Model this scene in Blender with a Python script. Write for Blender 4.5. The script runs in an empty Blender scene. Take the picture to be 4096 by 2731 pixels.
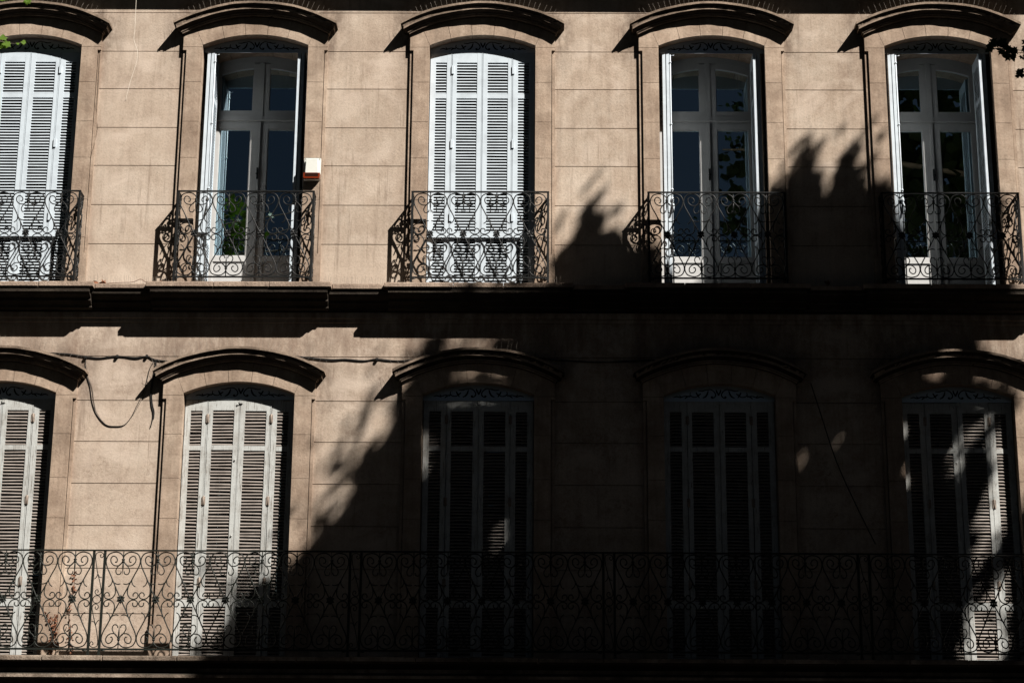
import bpy, bmesh, math, random
from math import sin, cos, pi, sqrt, atan2, radians
from mathutils import Vector, Matrix

random.seed(7)
S = bpy.context.scene
COL = S.collection

# ------------------------------------------------------------------ constants (metres)
SUN = (1.12, -1.0, 1.57)               # direction towards the sun
ZU, ZL = 11.306, 7.178                 # arch springing, upper / lower storey
WX = [-5.842, -3.238, -0.634, 1.984, 4.562]   # window axes
HW = 0.606                             # half width of an opening
BOT = -2.93                            # window foot below the springing
WALL = 0.05                            # wall face lies 5 cm behind the surround face (y = 0)
R_IN = (HW ** 2 + 0.13 ** 2) / 0.26    # intrados radius
C_IN = 0.13 - R_IN
R_HD = 1.855                           # hood, top edge radius
C_HD = 0.492 - R_HD

# ------------------------------------------------------------------ mesh helper
class MB:
    def __init__(self):
        self.v = []; self.f = []; self.m = []; self.sm = []
    def add(self, vs, fs, mi=0, smooth=False):
        o = len(self.v); self.v += [tuple(p) for p in vs]
        for f in fs:
            self.f.append([o + i for i in f]); self.m.append(mi); self.sm.append(smooth)
    def box(self, x0, x1, y0, y1, z0, z1, mi=0):
        if x0 > x1: x0, x1 = x1, x0
        self.add([(x0,y0,z0),(x1,y0,z0),(x1,y1,z0),(x0,y1,z0),(x0,y0,z1),(x1,y0,z1),(x1,y1,z1),(x0,y1,z1)],
                 [(0,1,5,4),(1,2,6,5),(2,3,7,6),(3,0,4,7),(4,5,6,7),(3,2,1,0)], mi)
    def prism(self, pts, y0, y1, mi=0, smooth=False):        # polygon in x,z extruded along y
        n = len(pts)
        a = sum(pts[i][0]*pts[(i+1)%n][1]-pts[(i+1)%n][0]*pts[i][1] for i in range(n))
        if a < 0: pts = pts[::-1]
        vs = [(x,y0,z) for x,z in pts] + [(x,y1,z) for x,z in pts]
        fs = [tuple(range(n)), tuple(range(2*n-1, n-1, -1))]
        fs += [(i, i+n, (i+1)%n+n, (i+1)%n) for i in range(n)]
        self.add(vs, fs, mi, smooth)
    def xprism(self, pts, x0, x1, mi=0):                     # polygon in y,z extruded along x
        n = len(pts)
        a = sum(pts[i][0]*pts[(i+1)%n][1]-pts[(i+1)%n][0]*pts[i][1] for i in range(n))
        if a < 0: pts = pts[::-1]
        vs = [(x1,y,z) for y,z in pts] + [(x0,y,z) for y,z in pts]
        fs = [tuple(range(n)), tuple(range(2*n-1, n-1, -1))]
        fs += [(i, i+n, (i+1)%n+n, (i+1)%n) for i in range(n)]
        self.add(vs, fs, mi)
    def tube(self, pts, r, n=6, mi=0, r2=None, cap=True, smooth=True):
        pts = [Vector(p) for p in pts]; N = len(pts)
        if N < 2: return
        vs = []; prev = None
        for i, p in enumerate(pts):
            t = (pts[min(i+1,N-1)] - pts[max(i-1,0)])
            if t.length < 1e-9: t = Vector((0,0,1))
            t.normalize()
            if prev is None:
                a = Vector((0,1,0)) if abs(t.y) < .9 else Vector((1,0,0))
                u = t.cross(a).normalized()
            else:
                u = (prev - t*prev.dot(t))
                u = u.normalized() if u.length > 1e-6 else t.orthogonal().normalized()
            prev = u; w = t.cross(u)
            rr = r if not isinstance(r, (list, tuple)) else r[i]
            if r2 is not None: rr = r + (r2-r)*i/(N-1)
            for k in range(n):
                a = 2*pi*k/n
                vs.append(p + u*(rr*cos(a)) + w*(rr*sin(a)))
        fs = [(i*n+k, i*n+(k+1)%n, (i+1)*n+(k+1)%n, (i+1)*n+k) for i in range(N-1) for k in range(n)]
        if cap: fs += [tuple(range(n-1,-1,-1)), tuple((N-1)*n+k for k in range(n))]
        self.add(vs, fs, mi, smooth)
    def ball(self, c, rx, ry, rz, n=8, m=5, mi=0):
        vs = [(c[0],c[1],c[2]-rz)]
        for i in range(1, m):
            a = -pi/2 + pi*i/m
            for k in range(n):
                b = 2*pi*k/n
                vs.append((c[0]+rx*cos(a)*cos(b), c[1]+ry*cos(a)*sin(b), c[2]+rz*sin(a)))
        vs.append((c[0],c[1],c[2]+rz)); t = len(vs)-1
        fs = [(0, 1+(k+1)%n, 1+k) for k in range(n)]
        for i in range(m-2):
            for k in range(n):
                fs.append((1+i*n+k, 1+i*n+(k+1)%n, 1+(i+1)*n+(k+1)%n, 1+(i+1)*n+k))
        fs += [(t, 1+(m-2)*n+k, 1+(m-2)*n+(k+1)%n) for k in range(n)]
        self.add(vs, fs, mi, True)
    def mesh(self, name, mats):
        me = bpy.data.meshes.new(name)
        me.from_pydata(self.v, [], self.f)
        for m in (mats if isinstance(mats, (list, tuple)) else [mats]): me.materials.append(m)
        me.polygons.foreach_set('material_index', self.m)
        me.polygons.foreach_set('use_smooth', self.sm)
        me.update()
        return me
    def build(self, name, mats, parent=None, loc=(0,0,0), bevel=0):
        o = bpy.data.objects.new(name, self.mesh(name, mats)); COL.objects.link(o)
        o.location = loc
        if parent: o.parent = parent
        if bevel:
            b = o.modifiers.new('bevel', 'BEVEL'); b.width = bevel; b.segments = 1; b.limit_method = 'ANGLE'
        return o

def inst(name, me, parent=None, loc=(0,0,0), rot=(0,0,0), scale=(1,1,1)):
    o = bpy.data.objects.new(name, me); COL.objects.link(o)
    o.location = loc; o.rotation_euler = rot; o.scale = scale
    if parent: o.parent = parent
    return o
def empty(name, loc=(0,0,0)):
    o = bpy.data.objects.new(name, None); COL.objects.link(o); o.location = loc; o.empty_display_size = .2
    return o
def tag(o, label=None, cat=None, group=None, kind=None):
    if label: o['label'] = label
    if cat: o['category'] = cat
    if group: o['group'] = group
    if kind: o['kind'] = kind
    return o
def smooth_line(pts, k=5):
    pts = [Vector(p) for p in pts]; out = []
    for i in range(len(pts)-1):
        p0 = pts[max(i-1,0)]; p1 = pts[i]; p2 = pts[i+1]; p3 = pts[min(i+2,len(pts)-1)]
        for j in range(k):
            t = j/k
            out.append(.5*((2*p1)+(p2-p0)*t+(2*p0-5*p1+4*p2-p3)*t*t+(3*p1-p0-3*p2+p3)*t*t*t))
    out.append(pts[-1]); return out
def arc(cz, R, x0, x1, n):
    return [(x0+(x1-x0)*i/n, cz + sqrt(R*R-(x0+(x1-x0)*i/n)**2)) for i in range(n+1)]

# ------------------------------------------------------------------ materials
def new_mat(name):
    m = bpy.data.materials.new(name); m.use_nodes = True
    nt = m.node_tree; nt.nodes.clear()
    out = nt.nodes.new('ShaderNodeOutputMaterial')
    b = nt.nodes.new('ShaderNodeBsdfPrincipled'); nt.links.new(b.outputs[0], out.inputs[0])
    return m, nt, b, out
class NT:
    """tiny node-writing helper"""
    def __init__(s, nt):
        s.nt = nt; s.geo = nt.nodes.new('ShaderNodeNewGeometry'); s.pos = s.geo.outputs['Position']
    def lk(s, a, b): s.nt.links.new(a, b)
    def mapping(s, scale):
        m = s.nt.nodes.new('ShaderNodeMapping'); m.inputs['Scale'].default_value = scale
        s.lk(s.pos, m.inputs['Vector']); return m.outputs[0]
    def noise(s, scale, detail=4, rough=.6, stretch=None, dist=0):
        n = s.nt.nodes.new('ShaderNodeTexNoise'); n.inputs['Scale'].default_value = scale
        n.inputs['Detail'].default_value = detail; n.inputs['Roughness'].default_value = rough
        n.inputs['Distortion'].default_value = dist
        s.lk(s.mapping(stretch) if stretch else s.pos, n.inputs['Vector']); return n.outputs['Fac']
    def voronoi(s, scale, feature='F1'):
        n = s.nt.nodes.new('ShaderNodeTexVoronoi'); n.feature = feature; n.inputs['Scale'].default_value = scale
        s.lk(s.pos, n.inputs['Vector']); return n.outputs['Distance']
    def ramp(s, fac, stops):
        r = s.nt.nodes.new('ShaderNodeValToRGB'); e = r.color_ramp.elements
        while len(e) < len(stops): e.new(.5)
        for el, (p, c) in zip(e, stops):
            el.position = p; el.color = (c[0],c[1],c[2],1) if isinstance(c,(tuple,list)) else (c,c,c,1)
        s.lk(fac, r.inputs[0]); return r.outputs[0]
    def mix(s, fac, a, b, mode='MIX'):
        n = s.nt.nodes.new('ShaderNodeMix'); n.data_type = 'RGBA'; n.blend_type = mode
        for i, val in ((0,fac),(6,a),(7,b)):
            if hasattr(val, 'links'): s.lk(val, n.inputs[i])
            elif isinstance(val, (int,float)): n.inputs[i].default_value = val if i == 0 else (val,val,val,1)
            else: n.inputs[i].default_value = (*val,1)
        return n.outputs[2]
    def math(s, op, a, b=0.0, c=0.0, clamp=False):
        n = s.nt.nodes.new('ShaderNodeMath'); n.operation = op; n.use_clamp = clamp
        for i, val in enumerate((a,b,c)):
            if hasattr(val, 'links'): s.lk(val, n.inputs[i])
            else: n.inputs[i].default_value = val
        return n.outputs[0]
    def xyz(s):
        n = s.nt.nodes.new('ShaderNodeSeparateXYZ'); s.lk(s.pos, n.inputs[0]); return n.outputs
    def bump(s, b, h, strength, dist=.01):
        n = s.nt.nodes.new('ShaderNodeBump'); n.inputs['Strength'].default_value = strength
        n.inputs['Distance'].default_value = dist; s.lk(h, n.inputs['Height']); s.lk(n.outputs[0], b.inputs['Normal'])

def stone(name, dark, mid, light, pits=.5, bump=.5, grime_shade=0., streak=.25, topdirt=0., fine=90, soot_shade=0.):
    m, nt, b, out = new_mat(name); n = NT(nt)
    big = n.noise(.9, 3, .55); med = n.noise(5.5, 5, .65); sml = n.noise(38, 5, .7)
    c = n.ramp(n.math('ADD', n.math('MULTIPLY', big, .5), n.math('MULTIPLY', med, .5)),
               [(.34,dark),(.5,mid),(.66,light)])
    c = n.mix(.55, c, n.ramp(sml, [(.3,.55),(.5,.95),(.75,1.15)]), 'MULTIPLY')
    st = n.noise(3.2, 4, .6, (6,6,.35))
    c = n.mix(streak, c, n.ramp(st, [(.3,.45),(.55,1.0),(.7,1.15)]), 'MULTIPLY')
    grain = n.noise(fine, 3, .75)
    vor = n.voronoi(70)
    pit = n.math('MULTIPLY', n.ramp(vor, [(.10,1.0),(.26,0.0)]), n.ramp(n.noise(7,3,.6), [(.5,0.0),(.62,1.0)]))
    oi = nt.nodes.new('ShaderNodeObjectInfo')
    c = n.mix(.30, c, n.ramp(oi.outputs['Random'], [(0,(.80,.79,.78)),(1,(1.12,1.10,1.08))]), 'MULTIPLY')
    if pits: c = n.mix(n.math('MULTIPLY', pit, pits), c, tuple(k*.32 for k in dark))
    if grime_shade:
        g = n.ramp(n.noise(2.3, 5, .7), [(.42,0.0),(.68,1.0)])
        c = n.mix(n.math('MULTIPLY', g, grime_shade), c, tuple(k*.45 for k in dark))
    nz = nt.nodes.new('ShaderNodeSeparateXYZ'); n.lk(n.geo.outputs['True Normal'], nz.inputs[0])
    if soot_shade:        # shade painted on: downward faces coloured near black
        t = n.math('MULTIPLY', n.math('LESS_THAN', nz.outputs[2], -.4), soot_shade)
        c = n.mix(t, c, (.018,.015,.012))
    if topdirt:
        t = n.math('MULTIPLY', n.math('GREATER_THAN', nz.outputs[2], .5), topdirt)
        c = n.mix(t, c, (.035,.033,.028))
    n.lk(c, b.inputs['Base Color']); b.inputs['Roughness'].default_value = .92
    b.inputs['Specular IOR Level'].default_value = .05
    h = n.math('ADD', n.math('MULTIPLY', grain, .45), n.math('MULTIPLY', sml, .8))
    h = n.math('SUBTRACT', h, n.math('MULTIPLY', pit, .8 if pits else 0))
    n.bump(b, h, bump, .012)
    return m, nt, b, n, c

def wall_material():
    m, nt, b, n, c = stone('limestone_render', (.40,.305,.236), (.515,.412,.326), (.615,.515,.422), pits=.25, bump=.3, streak=.25)
    x, y, z = n.xyz()
    # every course has its own slightly different tone, and grime gathers under the balconies and hoods
    fl = n.math('FLOOR', n.math('DIVIDE', n.math('SUBTRACT', z, 8.44), .467))
    wn = nt.nodes.new('ShaderNodeTexWhiteNoise'); wn.noise_dimensions = '1D'; n.lk(n.math('ADD', n.math('MULTIPLY', fl, 7.31), n.math('MULTIPLY', n.math('FLOOR', n.math('DIVIDE', n.math('ADD', x, 3.238), 2.604)), 3.17)), wn.inputs['W'])
    c = n.mix(.34, c, n.ramp(wn.outputs['Value'], [(0,.75),(1,1.1)]), 'MULTIPLY')
    def band(z0, z1):
        mr = nt.nodes.new('ShaderNodeMapRange'); mr.inputs['From Min'].default_value = z0; mr.inputs['From Max'].default_value = z1
        n.lk(z, mr.inputs['Value']); return mr.outputs[0]
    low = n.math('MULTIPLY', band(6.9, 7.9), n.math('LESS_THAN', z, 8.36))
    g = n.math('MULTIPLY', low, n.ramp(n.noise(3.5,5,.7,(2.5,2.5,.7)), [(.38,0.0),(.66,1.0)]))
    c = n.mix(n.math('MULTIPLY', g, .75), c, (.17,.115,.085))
    sp = n.math('MULTIPLY', n.ramp(n.voronoi(105), [(.16,1.0),(.3,0.0)]), n.ramp(n.noise(2.1,4,.65), [(.46,0.0),(.6,1.0)]))
    lowf = n.math('LESS_THAN', z, 7.9)
    topf = n.math('MULTIPLY', n.math('GREATER_THAN', z, 10.6), .45)
    blot = n.math('MULTIPLY', n.ramp(n.noise(27,6,.8), [(.47,0.0),(.60,1.0)]), n.ramp(n.noise(1.9,5,.7,(1,1,1),.8), [(.43,0.0),(.62,1.0)]))
    c = n.mix(n.math('MULTIPLY', n.math('MULTIPLY', blot, n.math('ADD', lowf, topf)), .62), c, (.19,.125,.092))
    c = n.mix(n.math('MULTIPLY', n.math('MULTIPLY', sp, lowf), .55), c, (.12,.08,.06))
    # soot beside the hoods and at the frame edges, pale worn patches in the middle of the piers
    fr_ = n.math('FRACT', n.math('DIVIDE', n.math('ADD', x, 3.238+1.302), 2.604))
    dx = n.math('MULTIPLY', n.math('ABSOLUTE', n.math('SUBTRACT', fr_, .5)), 2.604)
    def mr(v, a, b_):
        q = nt.nodes.new('ShaderNodeMapRange'); q.interpolation_type = 'SMOOTHSTEP'
        q.inputs['From Min'].default_value = a; q.inputs['From Max'].default_value = b_; n.lk(v, q.inputs['Value']); return q.outputs[0]
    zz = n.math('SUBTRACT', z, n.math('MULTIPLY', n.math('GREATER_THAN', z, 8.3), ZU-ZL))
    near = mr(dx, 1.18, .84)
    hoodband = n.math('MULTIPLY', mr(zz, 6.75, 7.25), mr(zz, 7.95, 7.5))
    c = n.mix(n.math('MULTIPLY', mr(x, 1.5, -6.0), .22), c, (.66,.55,.46))  # light falloff put into the wall colour: paler towards the left
    edge = n.math('MULTIPLY', mr(dx, .93, .835), n.ramp(n.noise(9,5,.7,(1,1,.3)), [(.40,0.0),(.66,1.0)]))
    c = n.mix(n.math('MULTIPLY', edge, .45), c, (.20,.13,.095))
    pale = n.math('MULTIPLY', n.ramp(n.noise(1.6,5,.62,(1,1,1.5),.6), [(.50,0.0),(.66,1.0)]), mr(dx, .85, 1.1))
    c = n.mix(n.math('MULTIPLY', pale, .55), c, (.66,.55,.46))
    soot_shade = n.math('MULTIPLY', n.math('MULTIPLY', near, hoodband), n.ramp(n.noise(6,5,.7,(1.4,1.4,.8)), [(.36,0.0),(.62,1.0)]))
    c = n.mix(n.math('MULTIPLY', soot_shade, .75), c, (.12,.085,.065))
    drip = n.math('MULTIPLY', n.ramp(n.noise(4.2,5,.65,(4,4,.22)), [(.57,0.0),(.68,1.0)]), n.ramp(n.noise(1.1,2,.5), [(.42,0.0),(.6,1.0)]))
    c = n.mix(n.math('MULTIPLY', drip, .65), c, (.20,.145,.11))
    # paler band just above each ledge
    foot = n.math('MULTIPLY', n.math('GREATER_THAN', z, 8.3), band(8.95, 8.42))
    c = n.mix(n.math('MULTIPLY', foot, .35), c, (.66,.55,.45))
    n.lk(c, b.inputs['Base Color'])
    return m
M = {}
M['wall'] = wall_material()
M['stone'] = stone('jamb_stone', (.315,.228,.17), (.455,.348,.268), (.60,.48,.378), pits=.3, bump=.4, grime_shade=.45, streak=.35, fine=140)[0]
M['hood'] = stone('weathered_hood_stone', (.22,.165,.125), (.34,.26,.20), (.46,.36,.28), pits=.5, bump=.6, grime_shade=.75, topdirt=.85, soot_shade=.92)[0]
M['mouldshade'] = stone('shade_black_moulding', (.05,.04,.033), (.085,.07,.058), (.14,.115,.09), pits=.4, bump=.6, grime_shade=.6, soot_shade=.6)[0]  # moulding under the ledge, its shade put into the colour
M['ledge'] = stone('ledge_stone', (.26,.19,.15), (.42,.32,.25), (.55,.43,.34), pits=.7, bump=.9, grime_shade=.45, topdirt=.6, soot_shade=.9)[0]
M['oldledge'] = stone('mossy_ledge_stone', (.14,.11,.085), (.30,.235,.185), (.50,.41,.33), pits=.8, bump=1.0, grime_shade=.85, topdirt=.85, soot_shade=.95)[0]

def paint(name, base, dirt, amount, wood=False, rough=.5):
    m, nt, b, out = new_mat(name); n = NT(nt)
    c = n.mix(n.math('MULTIPLY', n.ramp(n.noise(6,5,.7), [(.45,0.0),(.75,1.0)]), amount), base, dirt)
    if wood:
        gr = n.noise(9, 6, .75, (9,9,.6))
        c = n.mix(n.ramp(gr, [(.56,0.0),(.63,.85)]), c, (.12,.095,.075))
        gx = n.noise(30, 4, .7, (.4,.4,6))
        c = n.mix(.25, c, n.ramp(gx, [(.35,.6),(.6,1.1)]), 'MULTIPLY')
        n.bump(b, gr, .6, .006)
    else:
        n.bump(b, n.noise(60,3,.6), .08, .004)
    n.lk(c, b.inputs['Base Color']); b.inputs['Roughness'].default_value = rough
    return m
M['white'] = paint('pale_grey_shutter_paint', (.63,.71,.78), (.44,.49,.54), .7)
M['valance'] = paint('pierced_valance_paint', (.58,.65,.72), (.40,.45,.50), .4)
M['valance'].node_tree.nodes['Principled BSDF'].inputs['Metallic'].default_value = .6
M['valance'].node_tree.nodes['Principled BSDF'].inputs['Roughness'].default_value = .38
M['old'] = paint('peeling_grey_paint', (.53,.545,.53), (.34,.32,.29), .85, wood=True, rough=.75)
M['oldslat'] = paint('bare_brown_slat_wood', (.30,.26,.23), (.15,.125,.108), .9, wood=False, rough=.85)
M['grime_shade'] = paint('louvre_gap_shade', (.075,.072,.07), (.045,.042,.04), .6, rough=.9)  # dark louvre gaps: shade coloured onto slat backs and undersides
M['sash'] = paint('white_sash_paint', (.54,.54,.535), (.40,.40,.40), .5)

def plain(name, col, rough=.6, metal=0., var=.3, scale=30, bump=.1, spec=.3):
    m, nt, b, out = new_mat(name); n = NT(nt)
    c = n.mix(n.math('MULTIPLY', n.ramp(n.noise(scale,4,.65), [(.35,0.0),(.7,1.0)]), var), col, tuple(k*.45 for k in col))
    n.lk(c, b.inputs['Base Color']); b.inputs['Roughness'].default_value = rough; b.inputs['Metallic'].default_value = metal; b.inputs['Specular IOR Level'].default_value = spec
    if bump: n.bump(b, n.noise(scale*3,3,.6), bump, .004)
    return m
M['iron'] = plain('black_wrought_iron', (.009,.010,.0105), .5, 0, .5, 40, .25)
M['ironlow'] = plain('green_black_wrought_iron', (.014,.017,.0135), .5, 0, .5, 40, .25)
M['cutout'] = plain('dark_cutout', (.012,.014,.017), .9)
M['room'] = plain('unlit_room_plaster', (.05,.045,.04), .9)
M['hinge'] = plain('rusty_hinge_iron', (.36,.29,.24), .8, 0, .9, 25, .3)
M['steel'] = plain('spike_wire', (.30,.26,.22), .5, .0, .3)
M['alarm'] = plain('alarm_white_plastic', (.78,.79,.74), .4, 0, .12, 12, .02)
M['cable'] = plain('black_cable_rubber', (.015,.014,.014), .6)
M['wire'] = plain('white_wire_plastic', (.75,.68,.58), .5)
M['bark'] = plain('plane_bark', (.20,.17,.13), .9, 0, .8, 6, .6)
M['deadleaf'] = plain('dry_brown_leaf', (.23,.095,.05), .8, 0, .7, 40, .3)
M['vine'] = plain('dry_vine_stem', (.20,.10,.07), .85, 0, .6, 60, .2)
M['asphalt'] = plain('asphalt', (.010,.010,.010), .95, 0, .5, 20, .3, 0)
M['paving'] = plain('paving_stone', (.012,.0115,.011), .95, 0, .4, 8, .3, 0)
M['roof'] = plain('zinc_roof', (.18,.18,.19), .6, 0, .3, 4, .1)
M['markings'] = plain('road_paint', (.75,.75,.72), .7, 0, .3, 10, .1)

def lens_material():
    m, nt, b, out = new_mat('orange_strobe_plastic'); n = NT(nt)
    b.inputs['Base Color'].default_value = (.20,.028,.008,1); b.inputs['Roughness'].default_value = .18
    b.inputs['Coat Weight'].default_value = .5
    n.bump(b, n.noise(18,2,.5), .1, .01)
    return m
M['lens'] = lens_material()
M['lensdark'] = plain('dark_lens_window', (.03,.010,.006), .3, 0, .3, 20, .1)
def cloth_material():
    m, nt, b, out = new_mat('sheer_white_curtain'); n = NT(nt)
    c = n.ramp(n.noise(8,3,.6,(6,6,.4)), [(.3,.62),(.7,.85)])
    n.lk(c, b.inputs['Base Color']); b.inputs['Roughness'].default_value = .9
    tr = nt.nodes.new('ShaderNodeBsdfTranslucent'); n.lk(c, tr.inputs[0])
    mx = nt.nodes.new('ShaderNodeMixShader'); mx.inputs[0].default_value = .35
    n.lk(b.outputs[0], mx.inputs[1]); n.lk(tr.outputs[0], mx.inputs[2]); n.lk(mx.outputs[0], out.inputs[0])
    return m
M['curtain'] = cloth_material()
def glass_material():
    m, nt, b, out = new_mat('window_glass'); n = NT(nt); nt.nodes.remove(b)
    gl = nt.nodes.new('ShaderNodeBsdfGlossy'); gl.inputs['Roughness'].default_value = 0.0
    gl.inputs['Color'].default_value = (.72,.92,1,1)
    tr = nt.nodes.new('ShaderNodeBsdfTransparent'); tr.inputs['Color'].default_value = (.82,.86,.87,1)
    fr = nt.nodes.new('ShaderNodeFresnel'); fr.inputs['IOR'].default_value = 13
    mx = nt.nodes.new('ShaderNodeMixShader')
    bp = nt.nodes.new('ShaderNodeBump'); bp.inputs['Strength'].default_value = .02; bp.inputs['Distance'].default_value = .02
    n.lk(n.noise(2.2,2,.5), bp.inputs['Height']); n.lk(bp.outputs[0], gl.inputs['Normal'])
    n.lk(fr.outputs[0], mx.inputs[0]); n.lk(tr.outputs[0], mx.inputs[1]); n.lk(gl.outputs[0], mx.inputs[2])
    n.lk(mx.outputs[0], out.inputs[0]); return m
M['glass'] = glass_material()
def leaf_material(name, a, c2, tl=.35):
    m, nt, b, out = new_mat(name); n = NT(nt)
    c = n.ramp(n.noise(3.5,4,.7), [(.3,a),(.7,c2)])
    n.lk(c, b.inputs['Base Color']); b.inputs['Roughness'].default_value = .6; b.inputs['Specular IOR Level'].default_value = .12
    tr = nt.nodes.new('ShaderNodeBsdfTranslucent'); n.lk(n.mix(1.0, c, (1.6,1.9,.5), 'MULTIPLY'), tr.inputs[0])
    mx = nt.nodes.new('ShaderNodeMixShader'); mx.inputs[0].default_value = tl
    n.lk(b.outputs[0], mx.inputs[1]); n.lk(tr.outputs[0], mx.inputs[2]); n.lk(mx.outputs[0], out.inputs[0])
    return m
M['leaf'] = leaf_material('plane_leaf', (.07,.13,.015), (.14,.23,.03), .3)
M['leafmid'] = leaf_material('plane_leaf_shaded', (.03,.06,.012), (.055,.10,.02), .10)  # left crown: shaded copy of the leaf, shade put into its green
M['leafdark'] = leaf_material('plane_leaf_deep_shade', (.012,.022,.008), (.022,.036,.012), .03)  # darkest copy of the leaf, deep shade put into the colour

# ------------------------------------------------------------------ ground and street
def sheet(name, x0, x1, y0, y1, z, m):
    b = MB(); b.add([(x0,y0,z),(x1,y0,z),(x1,y1,z),(x0,y1,z)], [(0,1,2,3)]); return tag(b.build(name, m), kind='structure')
sheet('ground', -400, 400, -400, 400, -.16, M['asphalt'])
b = MB(); b.box(-60, 60, -7.5, .4, -.15, 0); tag(b.build('pavement', M['paving']), kind='structure')
b = MB(); b.box(-60, 60, -7.68, -7.504, -.15, .004); tag(b.build('kerb', M['paving']), kind='structure')
sheet('road', -60, 60, -19, -7.7, -.152, M['asphalt'])
b = MB()
for k in range(-10, 11): b.add([(k*5,-13.3,-.147),(k*5+3,-13.3,-.147),(k*5+3,-13.15,-.147),(k*5,-13.15,-.147)], [(0,1,2,3)])
tag(b.build('road_markings', M['markings']), kind='structure')
b = MB(); b.box(-60, 60, -26, -19.02, -.15, .0); tag(b.build('far_pavement', M['paving']), kind='structure')

# ------------------------------------------------------------------ the building
B = empty('apartment_building', (0,0,0))
tag(B, 'tan stone apartment facade with two storeys of tall shuttered arched windows and iron railings', 'building')
X0, X1, ZT = -10.6, 10.6, 15.0
def wall_mesh():
    b = MB()
    cour = {1: [], 2: []}
    zs = [11.731,11.246,10.78,10.304,9.842,9.371,8.907, 7.603,7.104,6.645,6.182,5.721,5.26,4.777]
    zs += [13.2,13.67,14.14] + [3.4-.467*k for k in range(7)]
    g = .0045
    zb = sorted(set([0.0, ZT] + [z-g for z in zs] + [z+g for z in zs] +
                    [ZU+BOT, ZU+.16, ZL+BOT, ZL+.16]))
    xb = [X0]
    for w in WX: xb += [w-.70, w+.70]
    xb.append(X1)
    def isg(z0, z1): return any(abs((z0+z1)/2-z) < g*.9 for z in zs) and z1-z0 < 2.5*g
    def hole(x0, x1, z0, z1):
        xm = (x0+x1)/2; zm = (z0+z1)/2
        return any(abs(xm-w) < .69 for w in WX) and (ZU+BOT < zm < ZU+.16 or ZL+BOT < zm < ZL+.16)
    for i in range(len(zb)-1):
        z0, z1 = zb[i], zb[i+1]
        d = WALL + (.013 if isg(z0,z1) else 0)
        for j in range(len(xb)-1):
            x0, x1 = xb[j], xb[j+1]
            if hole(x0,x1,z0,z1): continue
            b.add([(x0,d,z0),(x1,d,z0),(x1,d,z1),(x0,d,z1)], [(0,1,2,3)])
            if isg(z0,z1):
                b.add([(x0,WALL,z0),(x1,WALL,z0),(x1,d,z0),(x0,d,z0)], [(0,1,2,3)])
                b.add([(x0,d,z1),(x1,d,z1),(x1,WALL,z1),(x0,WALL,z1)], [(0,1,2,3)])
    b.box(X0-.3, X0, WALL, 9, 0, ZT); b.box(X1, X1+.3, WALL, 9, 0, ZT); b.box(X0, X1, 8.7, 9, 0, ZT)
    return b
wall_mesh().build('wall', M['wall'], B)
b = MB(); b.box(X0-.4, X1+.4, -.1, 9.2, ZT, ZT+.25); b.build('roof', M['roof'], B)
b = MB()
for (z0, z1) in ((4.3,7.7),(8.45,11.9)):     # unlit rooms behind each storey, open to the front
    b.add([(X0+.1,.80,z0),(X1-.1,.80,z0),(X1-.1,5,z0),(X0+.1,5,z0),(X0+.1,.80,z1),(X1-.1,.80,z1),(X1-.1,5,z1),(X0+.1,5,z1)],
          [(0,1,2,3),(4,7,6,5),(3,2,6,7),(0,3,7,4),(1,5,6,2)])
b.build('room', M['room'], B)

def ledge_mesh(prof_top, prof_low, segs, zt, zb_, jog):
    """slab stones on top (each with its own tiny offset) over a continuous moulding; segs = (x0,x1,front y)"""
    rnd = random.Random(3)
    b = MB()
    for (x0, x1, yf) in segs:
        n = max(1, round((x1-x0)/.62)); e = [x0 + (x1-x0)*i/n + (rnd.uniform(-.09,.09) if 0 < i < n else 0) for i in range(n+1)]
        for i in range(n):
            dy = rnd.uniform(-.004,.004); dz = rnd.uniform(-.003,.004)
            c = .012
            p = [(WALL+.02,zt+dz+.012),(yf+dy+c*.6,zt+dz),(yf+dy,zt+dz-c*.7),(yf+dy+.002,zb_+.008),(yf+dy+.012,zb_),(WALL+.02,zb_)]
            b.xprism(p, e[i]+.003, e[i+1]-.003, 0)
        q = [(WALL+.02, zb_-.001)] + [(yf+a, zb_-h) for a, h in prof_low] + [(WALL+.02, zb_-prof_low[-1][1])]
        q = [(yy, zz) for yy, zz in q]; e_ = jog if yf < -.2 else -jog
        b.xprism(q, x0+e_, x1-e_, 1)
    return b
def bays(front, back, half):
    mids = [-7.15,-4.565,-1.96,.68,3.27,5.86]
    s = []; x = -10.6
    for m_ in mids:
        s.append((x, m_-half, front)); s.append((m_-half, m_+half, back)); x = m_+half
    s.append((x, 10.6, front)); return s
low = [(.012,0),(.022,.02),(.030,.045),(.055,.07),(.10,.09),(.115,.10),(.115,.125),(.128,.128),(.165,.155),(.175,.165),(.175,.185),(.20,.19)]
up = [(a if a < .19 else .2, h) for a, h in low]
ledge_mesh(None, low, bays(-.26,-.185,.285), 8.37, 8.305, .045).build('ledge', [M['ledge'], M['mouldshade']], B, bevel=.004)
# plain lower string under the ledge
b = MB()
for z0, z1, y in ((8.035,8.10,.012),(7.99,8.034,.032)): b.box(X0, X1, y, WALL+.02, z0, z1)
b.build('string_course', M['wall'], B)
low2 = [(.02,0),(.095,.015),(.135,.055),(.125,.095),(.085,.110),(.068,.116),(.068,.158),(.10,.165),(.16,.22),(.30,.26),(.45,.30),(.55,.36)]
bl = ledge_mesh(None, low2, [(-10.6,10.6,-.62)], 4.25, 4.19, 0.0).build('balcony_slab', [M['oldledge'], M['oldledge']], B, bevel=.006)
bl['label'] = 'dark mossy stone slab of the long lower balcony'
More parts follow.
